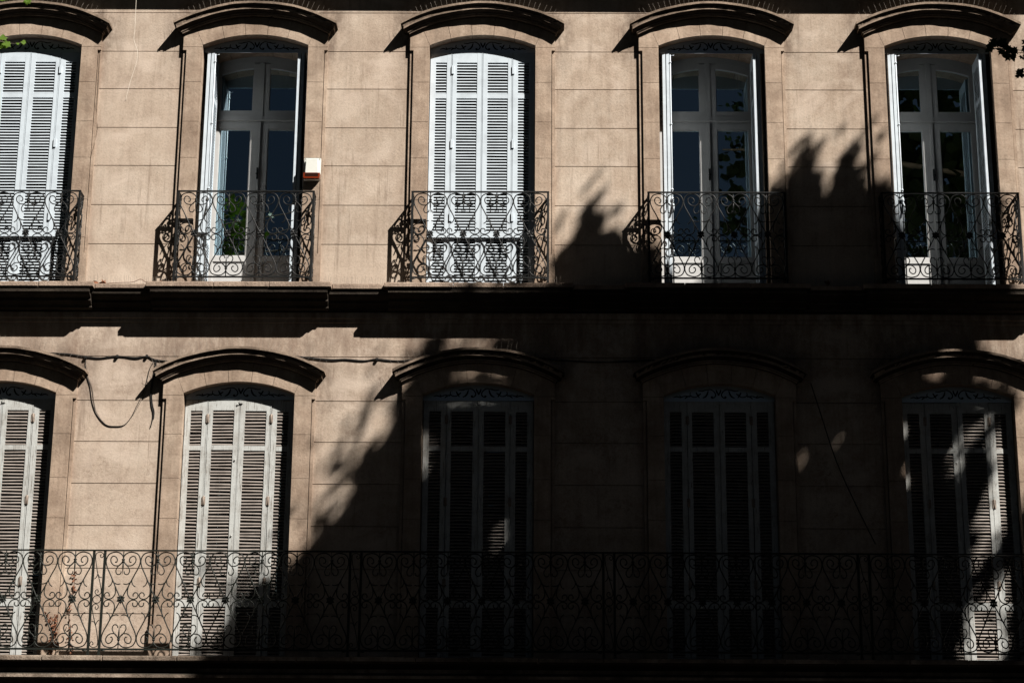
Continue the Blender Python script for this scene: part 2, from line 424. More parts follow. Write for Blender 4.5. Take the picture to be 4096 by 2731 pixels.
# cornice above the upper windows (out of the picture, it throws the shadow along the top)
b = MB()
def tilt(x): return -.0048*x
p = [(WALL+.02,12.55),(-.25,12.55),(-.25,12.22),(-.2,12.2),(-.1,12.1),(WALL+.02,12.05)]
vs = [(X0,y,z+tilt(X0)) for y,z in p] + [(X1,y,z+tilt(X1)) for y,z in p]; n_ = len(p)
b.add(vs, [tuple(range(n_)), tuple(range(2*n_-1,n_-1,-1))] + [(i,i+n_,(i+1)%n_+n_,(i+1)%n_) for i in range(n_)])
b.build('cornice', M['ledge'], B)

# ---- window surround (jamb stones, voussoirs) and hood, local origin at the springing, y = 0 on the face
def surround_mesh():
    b = MB(); g = .0022
    for s in (-1, 1):
        zs = [-.026,-.46,-.945,-1.385,-1.885,-2.335,BOT]
        for i in range(len(zs)-1):
            z1, z0 = zs[i]-g, zs[i+1]+g
            b.box(s*HW, s*.79, 0, .76, z0, z1)
        b.box(s*.798, s*.829, .022, .3, -2.52, -.066)          # set-back outer bead
        b.box(s*.79, s*.83, .0, .3, -.065, -.028)               # stop block at the top
        b.box(s*.79, s*.832, .002, .3, BOT, -2.522)             # and at the foot
        # springer block
        jx = [(s*HW, -.026+g), (s*.83, -.026+g)] + [(s*.83, C_HD+sqrt(1.74**2-.83**2))]
        top = arc(C_HD, 1.74, s*.83, s*.70, 4)[1:]
        jx += top + [(s*(HW+.001), .0)]
        b.prism(jx, 0, .76)
    xs = [-.606,-.362,-.121,.127,.362,.606]
    for i in range(5):
        lo = arc(C_IN, R_IN, xs[i]+g, xs[i+1]-g, 6)
        def outx(x): return max(-.70, min(.70, x*1.155))
        hi = arc(C_HD, 1.74, outx(xs[i])+g, outx(xs[i+1])-g, 6)
        b.prism(lo + hi[::-1], 0, .76)
    return b
def hood_mesh(seed):
    b = MB(); rnd = random.Random(seed)
    ph = [rnd.uniform(0,6.28) for _ in range(6)]
    def wob(t, i): return .0022*sin(t*9+ph[0])+.0012*sin(t*27+ph[1])+rnd.uniform(-.0005,.0005)
    prof = [(-.09,-.012),(.112,-.004),(.13,.0),(.13,.026),(.124,.030),(.110,.040),(.102,.056),(.098,.066),(.098,.084),(.090,.088),
            (.080,.096),(.062,.106),(.052,.116),(.050,.130),(.040,.134),(.034,.150),(-.09,.152)]
    N = 64; rows = []
    for d, dr in prof:
        xe = .805 + max(d, 0)*1.0; R = R_HD-dr
        pts = [(x, -d+(wob(x, 0) if d > 0 else 0), z+(wob(x+3, 0) if d > 0 else 0)) for x, z in arc(C_HD, R, -xe, xe, N)]
        row = [(pts[0][0], .06, pts[0][2])] + pts + [(pts[-1][0], .06, pts[-1][2])]
        rows.append(row)
    L = N+3; vs = [p for r in rows for p in r]
    fs = []
    for i in range(len(rows)-1):
        for k in range(L-1):
            fs.append((i*L+k, i*L+k+1, (i+1)*L+k+1, (i+1)*L+k))
    b.add(vs, [f[::-1] for f in fs]); return b
ME_SUR = surround_mesh().mesh('window_surround', M['stone'])
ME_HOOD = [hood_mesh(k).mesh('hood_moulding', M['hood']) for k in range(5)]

# ---- louvred shutters
def shutter_mesh(x0, x1, l0, l1, slat_rnd, seed, y0=.112, th=.034, ztop=-.047, zbot=-2.915):
    """one leaf between x0..x1 with louvres in l0..l1"""
    rnd = random.Random(seed); b = MB()
    panels = [(-.165,-.556),(-.608,-2.232),(-2.309,-2.83)]
    b.box(x0+.0028, l0, y0, y0+th, zbot, ztop); b.box(l1, x1-.0028, y0, y0+th, zbot, ztop)
    ed = [ztop, panels[0][0], panels[0][1], panels[1][0], panels[1][1], panels[2][0], panels[2][1], zbot]
    for i in range(0, 8, 2): b.box(l0, l1, y0+.001, y0+th-.001, ed[i+1], ed[i])
    for (zt, zb) in panels:
        n = round((zt-zb)/.0352); p = (zt-zb)/n
        for k in range(n):
            z = zb + p*(k+.12) + rnd.uniform(-slat_rnd, slat_rnd)*.0035
            a = rnd.uniform(-slat_rnd, slat_rnd)*.004
            e = rnd.uniform(-slat_rnd, slat_rnd)*.003
            ya, yb = y0+.004, y0+.031
            t = .0072
            q = [(ya,z),(ya,z+t),(yb,z+t+.026+a),(yb,z+.026+a)]
            vs = [(l0-.004,y,zz-e) for y,zz in q] + [(l1+.004,y,zz+e) for y,zz in q]
            ym = ya+.008; zm = z+t+(.026+a)*.008/(yb-ya)
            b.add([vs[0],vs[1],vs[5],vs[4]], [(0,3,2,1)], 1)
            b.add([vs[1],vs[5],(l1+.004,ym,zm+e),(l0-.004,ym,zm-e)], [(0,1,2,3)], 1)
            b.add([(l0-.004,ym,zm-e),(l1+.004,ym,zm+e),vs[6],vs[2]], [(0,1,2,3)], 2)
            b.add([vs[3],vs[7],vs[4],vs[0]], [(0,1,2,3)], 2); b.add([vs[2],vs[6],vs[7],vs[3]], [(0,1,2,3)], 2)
    # small moulding bead on the edge that meets the next leaf
    b.box(x1-.010, x1-.004, y0-.003, y0, zbot, ztop)
    return b
LEAVES = [(-.600,-.347,-.535,-.408),(-.347,.004,-.294,-.060),(.004,.347,.060,.293),(.347,.600,.408,.532)]
ME_SH = [shutter_mesh(*q, .35, 10+i).mesh('shutter', [M['white'], M['white'], M['grime_shade']]) for i, q in enumerate(LEAVES)]
OLD_SETS = [[shutter_mesh(*q, 1.0, 40+10*k+i).mesh('old_shutter', [M['old'], M['oldslat'], M['grime_shade']]) for i, q in enumerate(LEAVES)] for k in range(2)]

def hinge_mesh(old):
    b = MB()
    if old: b.box(-.018, .018, .106, .1115, -.045, .045)
    else: b.box(-.006, .020, .097, .1115, -.05, .05)
    b.tube([(0,.106,-.052),(0,.106,.052)], .007, 8)
    return b
ME_HINGE = hinge_mesh(False).mesh('hinge', M['white'])
ME_HINGE_OLD = hinge_mesh(True).mesh('hinge', M['hinge'])

# ---- pierced valance
def valance_mesh():
    b = MB()
    b.prism([(-HW,-.040),(HW,-.040)] + arc(C_IN, R_IN+.006, HW, -HW, 20), .116, .128)
    b.box(-HW, HW, .111, .1155, -.046, -.034)
    return b
def valance_scroll_mesh():
    b = MB()
    def P(q): return ((q[0]-1040)*.0008, -.04+(745-q[1])*.00087)
    strokes = [([(880,602),(930,595),(975,620),(1000,660),(988,692),(952,706),(938,690),(962,684)], 9),
               ([(765,612),(815,616),(860,604),(905,600)], 8), ([(900,612),(882,660),(858,690),(822,704)], 12),
               ([(732,632),(752,665),(778,704)], 11), ([(800,650),(770,668),(740,690)], 10),
               ([(658,632),(652,668),(690,692),(735,692),(762,670)], 8), ([(655,680),(612,690),(578,716)], 10),
               ([(508,668),(530,694),(590,680),(650,692)], 8), ([(424,700),(470,688),(520,700),(545,690)], 9),
               ([(1008,598),(1020,635),(1040,655)], 12)]
    for pts, w in strokes:
        for s in (1, -1):
            ln = [Vector((p[0]*s, 0, p[1])) for p in map(P, pts)]
            ln = smooth_line(ln, 5); N = len(ln); vs = []
            for i, p in enumerate(ln):
                t = (ln[min(i+1,N-1)]-ln[max(i-1,0)]).normalized(); nn = Vector((-t.z,0,t.x))
                ww = w*.0008*.95*(.35+.65*sin(pi*(.12+.80*i/(N-1))))
                vs += [(p.x+nn.x*ww,.1145,p.z+nn.z*ww),(p.x-nn.x*ww,.1145,p.z-nn.z*ww)]
            b.add(vs, [(2*i,2*i+1,2*i+3,2*i+2) for i in range(N-1)])
    for cx, cz, r in ((1040,660,17),(888,652,13),(1192,652,13),(950,696,13),(1130,696,13)):
        x, z = P((cx,cz)); b.ball((x,.1145,z), r*.0008, .001, r*.0008, 10, 4)
    return b
ME_VAL = valance_mesh().mesh('valance', M['valance'])
ME_VSC = valance_scroll_mesh().mesh('scroll_cutout', M['cutout'])

# ---- glazed french window, y from .45
GY = .60
def frame_mesh():
    b = MB()
    for s in (-1, 1): b.box(s*HW, s*.535, GY, GY+.07, BOT, -.02)
    # curved head
    lo = arc(C_IN, R_IN-.075, -.535, .535, 16); hi = arc(C_IN, R_IN, -.60, .60, 16)
    b.prism(lo + hi[::-1], GY+.002, GY+.068)
    # transom with stepped moulding
    b.box(-.535, .535, GY-.012, GY+.06, -.672, -.632); b.box(-.535, .535, GY-.024, GY+.05, -.692, -.6725)
    b.box(-.535, .535, GY+.004, GY+.05, -.715, -.6925)
    # centre mullion of the fixed light
    b.box(-.03, .03, GY-.004, GY+.06, -.6315, .05)
    return b
def light_mesh(s):                 # upper fixed light
    b = MB(); xa, xb = .0305, .5345
    b.box(s*xa, s*.095, GY+.006, GY+.05, -.631, .04); b.box(s*.475, s*xb, GY+.006, GY+.05, -.631, -.03)
    b.box(s*.095, s*.475, GY+.006, GY+.05, -.631, -.56)
    xs0, xs1 = (.095,.475) if s > 0 else (-.475,-.095)
    lo = arc(C_IN, R_IN-.145, xs0, xs1, 10); hi = arc(C_IN, R_IN-.07, xs0, xs1, 10)
    b.prism(lo + hi[::-1], GY+.006, GY+.05)
    for (x0,x1,z0,z1) in ((.095,.103,-.56,-.10),(.467,.475,-.56,-.16),(.103,.467,-.56,-.552)):
        b.box(s*x0, s*x1, GY+.014, GY+.04, z0, z1)
    return b
def casement_mesh(s):
    b = MB(); z1 = -.717; z0 = BOT+.02
    b.box(s*.003, s*.098, GY, GY+.045, z0, z1); b.box(s*.470, s*.533, GY, GY+.045, z0, z1)
    b.box(s*.098, s*.470, GY, GY+.045, -.786, z1)
    b.box(s*.098, s*.470, GY, GY+.045, -2.415, -2.35)
    b.box(s*.098, s*.470, GY+.014, GY+.035, -2.82, -2.415); b.box(s*.098, s*.470, GY, GY+.045, z0, -2.82)
    for (x0,x1,za,zb) in ((.098,.108,-2.35,-.786),(.460,.470,-2.35,-.786),(.108,.460,-.796,-.786),(.108,.460,-2.35,-2.34),
                          (.098,.106,-2.82,-2.415),(.462,.470,-2.82,-2.415),(.106,.462,-2.423,-2.415),(.106,.462,-2.82,-2.812)):
        b.box(s*x0, s*x1, GY+.008, GY+.03, za, zb)
    if s < 0: b.box(-.022, .022, GY-.014, GY-.0005, z0, z1); b.box(-.014, .014, GY-.022, GY-.0145, z0, z1)
    return b
def pane_mesh(s, upper):
    b = MB(); x0, x1 = sorted((s*.09, s*.48)); y = GY+.026
    z0, z1 = (-.57, .03) if upper else (-2.357, -.78)
    b.add([(x0,y,z0),(x1,y,z0),(x1,y,z1),(x0,y,z1)], [(0,1,2,3)]); return b
ME_FR = frame_mesh().mesh('window_frame', M['sash'])
ME_LT = {s: light_mesh(s).mesh('top_light', M['sash']) for s in (-1,1)}
ME_CS = {s: casement_mesh(s).mesh('casement', M['sash']) for s in (-1,1)}
ME_PN = {(s,u): pane_mesh(s,u).mesh('pane', M['glass']) for s in (-1,1) for u in (0,1)}
b = MB(); b.box(-.010,.010,GY-.032,GY-.0225,-1.42,-1.28); b.ball((0,GY-.045,-1.36),.018,.016,.010); b.tube([(0,GY-.03,-1.36),(0,GY-.045,-1.36)],.006)
ME_HANDLE = b.mesh('handle', M['cutout'])
def curtain_mesh(x0, x1, seed):
    rnd = random.Random(seed); b = MB(); N = 26; vs = []
    for z, k in ((.02,1.),(-1.3,.86),(-2.86,.98)):
        for i in range(N+1):
            t = i/N; vs.append((x1-(x1-x0)*k*(1-t), GY+.13+.028*sin(t*31+seed)+.01*sin(t*11), z))
    L = N+1
    b.add(vs, [(r*L+i, r*L+i+1, (r+1)*L+i+1, (r+1)*L+i) for r in range(2) for i in range(N)], 0, True); return b

# folded-back leaves stand at right angles inside the reveal: leaf width runs along y
def folded_mesh(s, which, seed):
    """a leaf folded flat against the jamb on side s; which 0 = leaf on the jamb, 1 = leaf folded over it"""
    rnd = random.Random(seed); b = MB()
    d0 = .085; W_ = .258 if which == 0 else .343
    xa = .558 if which == 0 else .514; th = .034
    y0, y1 = d0 + (.004 if which else 0), d0 + (.004 if which else 0) + W_
    l0, l1 = (y0+.055, y1-.055)
    X = lambda a: s*a
    ztop, zbot = -.047, -2.915
    b.box(X(xa-th), X(xa), y0, l0, zbot, ztop); b.box(X(xa-th), X(xa), l1, y1, zbot, ztop)
    panels = [(-.165,-.556),(-.608,-2.232),(-2.309,-2.83)]
    ed = [ztop, panels[0][0], panels[0][1], panels[1][0], panels[1][1], panels[2][0], panels[2][1], zbot]
    for i in range(0, 8, 2): b.box(X(xa-th+.001), X(xa-.001), l0, l1, ed[i+1], ed[i])
    for (zt, zb) in panels:
        n = round((zt-zb)/.0352); p = (zt-zb)/n
        for k in range(n):
            z = zb + p*(k+.12); t = .0095
            xo, xi = xa+.004 if which == 0 else xa-th-.002, xa-th+.003 if which == 0 else xa-.003
            q = [(X(xo),z),(X(xo),z+t),(X(xi),z+t+.03),(X(xi),z+.03)]
            vs = [(x,l0-.003,zz) for x,zz in q] + [(x,l1+.003,zz) for x,zz in q]
            b.add(vs, [(0,1,2,3),(7,6,5,4),(0,4,5,1),(1,5,6,2),(2,6,7,3),(3,7,4,0)], 1)
    return b
ME_FOLD = {(s,w): folded_mesh(s,w,5).mesh('shutter', [M['white'], M['white']]) for s in (-1,1) for w in (0,1)}
def bolt_mesh(s):
    b = MB(); x = s*.468; y = .090
    b.tube([(x,y,-.075),(x,y,-2.88)], .0075, 8)
    for z in (-.17,-.93,-1.72,-2.45): b.tube([(x,y,z-.012),(x,y,z-.004),(x,y,z+.004),(x,y,z+.012)], [.009,.014,.014,.009], 8)
    for z in (-.17,-.93,-1.72): b.box(min(x,s*.484), max(x,s*.484), y+.002, y+.012, z-.006, z+.006)
    b.tube([(x,y,-.085),(x-s*.03,y-.004,-.085),(x-s*.045,y-.004,-.080)], .004, 6)
    b.ball((x,y-.006,-1.84), .016,.014,.03); b.tube([(x,y,-1.86),(x-s*.012,y-.03,-1.93),(x-s*.004,y-.035,-2.0)], .009, 6)
    return b
ME_BOLT = {s: bolt_mesh(s).mesh('bolt_rod', M['white']) for s in (-1,1)}
b = MB(); b.box(-HW, HW, 0.02, .77, BOT-.02, BOT+.012); b.box(-.56,.56,GY-.02,GY+.06,BOT+.0125,BOT+.03)
ME_SILL = b.mesh('sill', M['stone'])

def make_window(i, z, state):
    x = WX[i]
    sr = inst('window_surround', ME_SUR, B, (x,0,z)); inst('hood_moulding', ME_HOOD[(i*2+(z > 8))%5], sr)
    fr = inst('window', ME_FR, B, (x,0,z))
    inst('valance', ME_VAL, fr); sc = inst('scroll_cutout', ME_VSC, fr); inst('sill', ME_SILL, fr)
    for s in (-1,1):
        inst('top_light', ME_LT[s], fr); inst('casement', ME_CS[s], fr)
        for u in (0,1): inst('pane', ME_PN[(s,u)], fr)
    if state == 'open':
        inst('handle', ME_HANDLE, fr)
        for s in (-1,1):
            for w in (0,1): inst('shutter', ME_FOLD[(s,w)], fr)
        inst('bolt_rod', ME_BOLT[-1], fr)
        if i in (1,3):
            c = curtain_mesh(.30 if i == 1 else .345, .53, i).build('curtain', M['curtain'], fr)
    else:
        rnd = random.Random(i*7+3)
        mes = ME_SH if state == 'closed' else OLD_SETS[i % 2]
        for k, me in enumerate(mes):
            o = inst('shutter', me, fr)
            if state == 'old': o.location = (0, rnd.uniform(-.003,.006), rnd.uniform(-.010,.004)); o.rotation_euler = (rnd.uniform(-.002,.002), rnd.uniform(-.0022,.0022), 0)
        for hx, hz in [(q, k) for q in (-.347,.347) for k in (-.26,-1.17,-2.05)]: inst('hinge', ME_HINGE if state == 'closed' else ME_HINGE_OLD, fr, (hx,0,hz))
        if state == 'old':
            bb = MB()
            bb.box(-.006,.030,.1,.1115,-.09,-.06) ; bb.ball((.018-.045,.108,-.1),.011,.006,.011); bb.ball((-.03,.108,-.72),.01,.006,.01); bb.ball((-.03,.108,-1.55),.01,.006,.01)
            inst('latch', bb.mesh('latch', M['old']), fr)
    fr['label'] = {'open': 'tall arched french window with its louvred shutters folded open', 'closed': 'arched window behind closed pale grey louvred shutters',
                   'old': 'arched window behind closed weathered shutters with peeling frames and brown slats'}[state]
    return fr
for i, st in enumerate(['closed','open','closed','open','open']): make_window(i, ZU, st)
for i in range(5): make_window(i, ZL, 'old')

# ------------------------------------------------------------------ wrought iron
CURVES = [
 ([(0,.83),(-.04,.90),(-.25,.965),(-.54,.975),(-.84,.93),(-.985,.81),(-.92,.677),(-.72,.53),(-.53,.387),(-.25,.174),(0,0)], .0064),
 ([(-.03,.79),(-.15,.725),(-.28,.696),(-.52,.705),(-.70,.77),(-.715,.85),(-.585,.895),(-.42,.87),(-.345,.815),(-.40,.765),(-.47,.775)], .006),
 ([(-.03,.77),(-.18,.725),(-.325,.658),(-.395,.59),(-.33,.525),(-.20,.515),(-.10,.54),(-.09,.58)], .0056),
 ([(-.60,.445),(-.54,.38),(-.41,.335),(-.24,.313),(-.08,.325)], .0056),
 ([(-.60,.445),(-.56,.37),(-.64,.30),(-.78,.262)], .0054),
 ([(-.54,.395),(-.42,.31),(-.35,.20),(-.36,.11),(-.50,.035),(-.70,.008),(-.90,.03),(-.965,.085),(-.90,.135),(-.76,.14),(-.68,.10),(-.70,.065)], .006)]
def scroll_mesh(h, hh, side=False):
    """scroll module of half pitch h and half height hh centred on 0,0"""
    b = MB(); kk = 4
    for pts, r in CURVES:
        for sx in (1,-1):
            for sz in (1,-1):
                b.tube(smooth_line([(sx*u*h, random.uniform(-.0015,.0015), sz*v*hh) for u, v in pts], kk), r, 6)
    for sz in (1,-1):
        b.tube([(0,0,sz*.99*hh),(0,0,sz*.80*hh)], .0055, 6)
        b.tube([(0,0,sz*.80*hh),(0,0,sz*.68*hh),(0,0,sz*.52*hh)], [.007,.0085,.0015], 6)
        z = sz*.80*hh
        b.tube([(0,0,z-.022),(0,0,z-.012),(0,0,z-.004),(0,0,z+.004),(0,0,z+.012),(0,0,z+.022)], [.008,.017,.013,.013,.020,.010], 8)
    return b
def rosette_mesh():
    b = MB()
    for k in range(6):
        a = pi/2 + k*pi/3; ca, sa = cos(a), sin(a)
        def T(r, t, y): r *= 1.15; t *= 1.25; return (ca*r - sa*t, y, sa*r + ca*t)
        vs = [T(.006,0,-.010),T(.022,.013,-.015),T(.042,0,-.006),T(.022,-.013,-.015),T(.024,0,-.010),
              T(.006,0,.002),T(.022,.013,-.004),T(.042,0,.000),T(.022,-.013,-.004)]
        b.add(vs, [(0,4,1),(1,4,2),(2,4,3),(3,4,0),(5,6,1,0),(6,7,2,1),(7,8,3,2),(8,5,0,3),(5,8,7,6)])
    b.ball((0,-.014,0), .010,.010,.010); return b
def flat(b, x0, x1, y, z, w=.018, h=.006): b.box(x0, x1, y-w, y+w, z-h, z+h)

ME_SCROLL_U = scroll_mesh(.184, .493).mesh('scroll_panel', M['iron'])
ME_SCROLL_S = scroll_mesh(.092, .493).mesh('side_scroll', M['iron'])
ME_ROS = rosette_mesh().mesh('rosette', M['iron'])
YB, ZR0, ZR1 = -.18, 8.448, 9.448
def railing_mesh():
    b = MB()
    flat(b, -.765, .765, 0, ZR1, .014, .006); flat(b, -.745, .745, 0, ZR0, .009, .008)
    for s in (-1,1):
        b.box(s*.740, s*.764, -.011, .011, 8.36, ZR1-.0065)
        b.box(s*.738, s*.766, -.014, .014, 8.36, 8.385)
        b.box(s*.743, s*.761, .0145, .245, ZR1-.0055, ZR1+.0055); b.box(s*.744, s*.760, .0115, .245, ZR0-.006, ZR0+.006)
        b.tube([(s*.752,.20,ZR1-.004),(s*.752,.21,ZR1-.03),(s*.765,.215,ZR1-.055),(s*.785,.22,ZR1-.058)], [.010,.012,.009,.006], 6)
        b.tube([(s*.752,.165,ZR1-.006),(s*.752,.185,ZR1-.05),(s*.752,.228,ZR1-.10)], .007, 6)
        b.box(s*.72, s*.784, .222, .2295, ZR1-.085, ZR1+.03)
        b.tube([(s*.752,0,ZR0-.012),(s*.73,-.004,ZR0-.02),(s*.70,-.004,ZR0-.012)], .006, 6)
    return b
ME_RAIL = railing_mesh().mesh('balcony_railing', M['iron'])
rl = ['wrought iron window railing, scrolls and flower bosses, before a shuttered window', 'wrought iron window railing before an open french window']
for i, x in enumerate(WX):
    r = inst('balcony_railing', ME_RAIL, B, (x, YB, 0))
    zc = (ZR0+ZR1)/2
    for k in range(4):
        inst('scroll_panel', ME_SCROLL_U, r, (-.552+.368*k, 0, zc)); inst('rosette', ME_ROS, r, (-.552+.368*k, -.008, zc))
    for s in (-1,1): inst('side_scroll', ME_SCROLL_S, r, (s*.752, .112, zc), (0,0,pi/2))

# long lower railing
YL, LR0, LR1 = -.575, 4.318, 5.336
P_X = [-7.17, -4.515, -1.861, .749, 3.369, 5.98]
b = MB(); flat(b, -9.8, 9.0, 0, LR1, .016, .0065); flat(b, -9.8, 9.0, 0, LR0, .010, .009)
LOWR = b.build('balcony_railing', M['ironlow'], B, (0, YL, 0)); LOWR['label'] = 'long wrought iron railing of scrolls running the whole length of the lower balcony'
hl = (LR1-LR0)/2-.006; zc = (LR0+LR1)/2
def post_mesh():
    b = MB()
    for s in (-1,1):
        b.box(s*.045, s*.069, -.012, .012, 4.24, LR1-.007); b.box(s*.042, s*.072, -.016, .016, 4.24, 4.268)
        b.tube([(s*.075,-.004,LR0-.012),(s*.095,-.006,LR0-.016),(s*.115,-.004,LR0-.010)], .007, 6)
    h = .044; mid = (LR0+LR1)/2
    for sz in (1,-1):
        for pts in ([(.9,.94),(.3,.975),(-.5,.965),(-.85,.92),(-.8,.80),(-.2,.55),(.4,.38),(.85,.22),(.9,.14),(.5,.095),(-.1,.10),(-.5,.14),(-.35,.19),(.05,.20),(.25,.17),(.1,.14)],
                    [(.9,.94),(.95,.90),(.6,.86),(.25,.88),(.2,.915),(.5,.925)], [(-.1,.53),(-.4,.46),(-.85,.42)], [(-.1,.53),(.3,.46),(.85,.45)]):
            b.tube(smooth_line([(u*h*sz, 0, mid+sz*v*hl) for u, v in pts], 4), .0046, 6)
    N = 18; b.tube([(.040*cos(2*pi*k/N), 0, mid+.040*sin(2*pi*k/N)) for k in range(N+1)], .0046, 6, cap=False)
    return b
ME_POST = post_mesh().mesh('post_pair', M['ironlow'])
ME_ROS_L = rosette_mesh().mesh('rosette', M['ironlow'])
sect = {}
for i in range(len(P_X)):
    inst('post_pair', ME_POST, LOWR, (P_X[i],0,0))
for i in range(-1, len(P_X)-1):
    xa = (P_X[i]+.070) if i >= 0 else P_X[0]-2.57
    xb = P_X[i+1]-.070; p = (xb-xa)/7
    me = scroll_mesh(p/2, hl).mesh('scroll_panel', M['ironlow'])
    for k in range(7):
        xc = xa+p*(k+.5)
        if -7.5 < xc < 6.6:
            inst('scroll_panel', me, LOWR, (xc,0,zc)); inst('rosette', ME_ROS_L, LOWR, (xc,-.008,zc))

# ------------------------------------------------------------------ alarm box
A = empty('alarm_siren', (-2.531, 0, 9.80))
tag(A, 'white alarm siren box with an orange strobe strip beside the open window', 'alarm box')
b = MB()
b.prism([(-.090,-.086),(.094,-.086),(.096,.10),(.088,.106),(-.084,.106),(-.092,.10)], -.028, -.001)
b.prism([(-.072,-.086),(.070,-.086),(.062,.084),(-.066,.084)], -.072, -.0285)
b.box(-.088,.088,-.05,-.001,-.158,-.154)
b.build('housing', M['alarm'], A, bevel=.006)
b = MB(); b.prism([(-.094,-.087),(.094,-.087),(.092,-.146),(.082,-.152),(-.082,-.152),(-.092,-.146)], -.076, -.002)
b.box(-.074,.074,-.0775,-.0762,-.132,-.092,1)
b.build('strobe_lens', [M['lens'], M['lensdark']], A, bevel=.008)
b = MB()
for x in (-.079,.081): b.ball((x,-.029,.093), .0055,.003,.0055)
for k in range(7): b.box(-.055+k*.018,-.049+k*.018,-.0292,-.0281,.088,.096)
b.build('screw', M['cutout'], A)

# ------------------------------------------------------------------ cables
def hoodz(x, z0):      # a little above the back of the nearest hood, for a cable that climbs over it
    w = min(WX, key=lambda w_: abs(x-w_)); d = abs(x-w)
    return z0+C_HD+sqrt(R_HD**2-d*d)+.012 if d < .93 else -1
base = [(-7.0,7.62),(-6.2,7.60),(-5.279,7.629),(-4.956,7.589),(-4.793,7.576),(-4.61,7.597),(-4.399,7.587),(-4.281,7.601),(-4.195,7.560),(-4.055,7.547)]
base += [(-3.9,7.56)] + [(-3.6+.2*k, 7.58) for k in range(5)] + [(-2.3,7.575),(-2.1,7.578),(-1.9,7.562),(-1.75,7.575),(-1.6,7.56),(-1.4,7.57)] + [(-1.1+.2*k,7.57) for k in range(6)] + [(.35,7.57),(.7,7.555),(1.0,7.56),(1.4,7.56)]
b = MB(); rnd = random.Random(5)
for j in range(2):
    pts = []
    for x, z in base:
        zz = z + (rnd.uniform(-.012,.012) if j else 0); hz = hoodz(x, ZL)
        pts.append((x, .043-.003*j, max(zz, hz)))
    b.tube(smooth_line(pts, 4), (.006 if j == 0 else .0038), 6)
for x, z in ((-4.948,7.585),(-4.60,7.597),(-4.275,7.60),(-1.75,7.573)): b.box(x-.012,x+.012,.018,.05,z-.014,z+.014)
tag(b.build('wall_cable', M['cable']), 'bundle of black cables clipped along the wall between the lower hoods', 'cable')
loop = [(-4.948,7.581),(-4.945,7.485),(-4.921,7.368),(-4.878,7.242),(-4.845,7.08),(-4.788,6.946),(-4.685,6.831),(-4.58,6.809),(-4.477,6.827),(-4.405,6.921),(-4.359,7.028),(-4.291,7.19),(-4.263,7.316),(-4.237,7.461),(-4.194,7.543)]
b = MB(); b.tube(smooth_line([(x,.043,z) for x,z in loop],5), .0036, 6)
b.tube(smooth_line([(x+.012+.01*math.sin(z*9),.044,z+.004) for x,z in loop[1:13]],5), .002, 6)
tag(b.build('hanging_cable', M['cable']), 'slack black cable hanging in a deep loop on the wall', 'cable')
tail = [(-4.181,7.543),(-4.184,7.452),(-4.206,7.298),(-4.211,7.172),(-4.195,7.047),(-4.172,6.967),(-4.173,6.886),(-4.191,6.797)]
b = MB(); b.tube(smooth_line([(x,.042,z) for x,z in tail],5), .0045, 6)
b.tube(smooth_line([(x+.012,.044,z+.01) for x,z in tail[:7]],5), .0035, 6)
tag(b.build('loose_cable', M['cable']), 'cut end of black cable dangling beside the window frame', 'cable')
b = MB(); b.tube(smooth_line([(2.98,.02,7.32),(3.08,.01,6.95),(3.22,.0,6.448),(3.42,.0,5.95),(3.6,.0,5.549)],4), .006, 6)
tag(b.build('sagging_cable', M['cable']), 'thin cable running slantwise across the shaded wall', 'cable')
wr = [(-4.556,12.2),(-4.556,11.675),(-4.55,11.319),(-4.552,11.178),(-4.504,11.037),(-4.509,10.897),(-4.563,10.664),(-4.603,10.432)]
b = MB(); b.tube(smooth_line([(x,-.4,z) for x,z in wr],5), .0024, 6)
tag(b.build('white_wire', M['wire']), 'thin white wire dangling in front of the upper wall', 'wire')

# ------------------------------------------------------------------ bird spikes
def hood_spikes(i, z, label):
    b = MB(); rnd = random.Random(100+i+int(z)); n = 34
    for k in range(n):
        x = -.90+1.8*k/(n-1)+rnd.uniform(-.008,.008)
        zb = C_HD+sqrt(R_HD**2-x*x)
        a = x/R_HD
        L = rnd.uniform(.10,.125); ty = rnd.choice((-.05,.0,.05))
        y = -.085
        b.tube([(x,y,zb-.004),(x+sin(a)*L+rnd.uniform(-.008,.008), y+ty*.6, zb+cos(a)*L)], .0010, 4, cap=False)
    base = [(x, -.085, zz-.002) for x, zz in arc(C_HD, R_HD, -.91, .91, 24)]
    b.tube(base, .006, 4)
    o = b.build('bird_spikes', M['steel'], None, (WX[i],0,z))
    return tag(o, label, 'bird spikes', 'bird spike strips on the ledges and hoods')
pl = ['hood at the left edge of the picture','hood left of centre, over the second window','hood of the middle window','hood of the fourth window','hood at the right edge of the picture']
for i in range(5):
    hood_spikes(i, ZU, 'row of wire bird spikes along the upper ' + pl[i])
    hood_spikes(i, ZL, 'row of wire bird spikes along the lower ' + pl[i])
gaps = [(-5.02,-4.06,'left of the railing with the alarm siren'),(-2.42,-1.46,'between the alarm siren and the middle shuttered window'),(.17,1.15,'right of the middle shuttered window'),(2.8,3.75,'between the two right-hand open windows')]
for g_, (xa, xb, t_) in enumerate(gaps):
    b = MB(); rnd = random.Random(60+g_); n = int((xb-xa)/.024)
    for k in range(n):
        x = xa+(xb-xa)*k/(n-1); y = -.12+rnd.choice((0,.03,.06)); 
        b.tube([(x,y,8.372),(x+rnd.uniform(-.012,.012), y+rnd.uniform(-.03,.03), 8.372+rnd.uniform(.09,.125))], .0014, 4, cap=False)
    b.box(xa, xb, -.14, -.05, 8.371, 8.375)
    tag(b.build('bird_spikes', M['steel']), 'wire bird spikes on the ledge ' + t_, 'bird spikes', 'bird spike strips on the ledges and hoods')

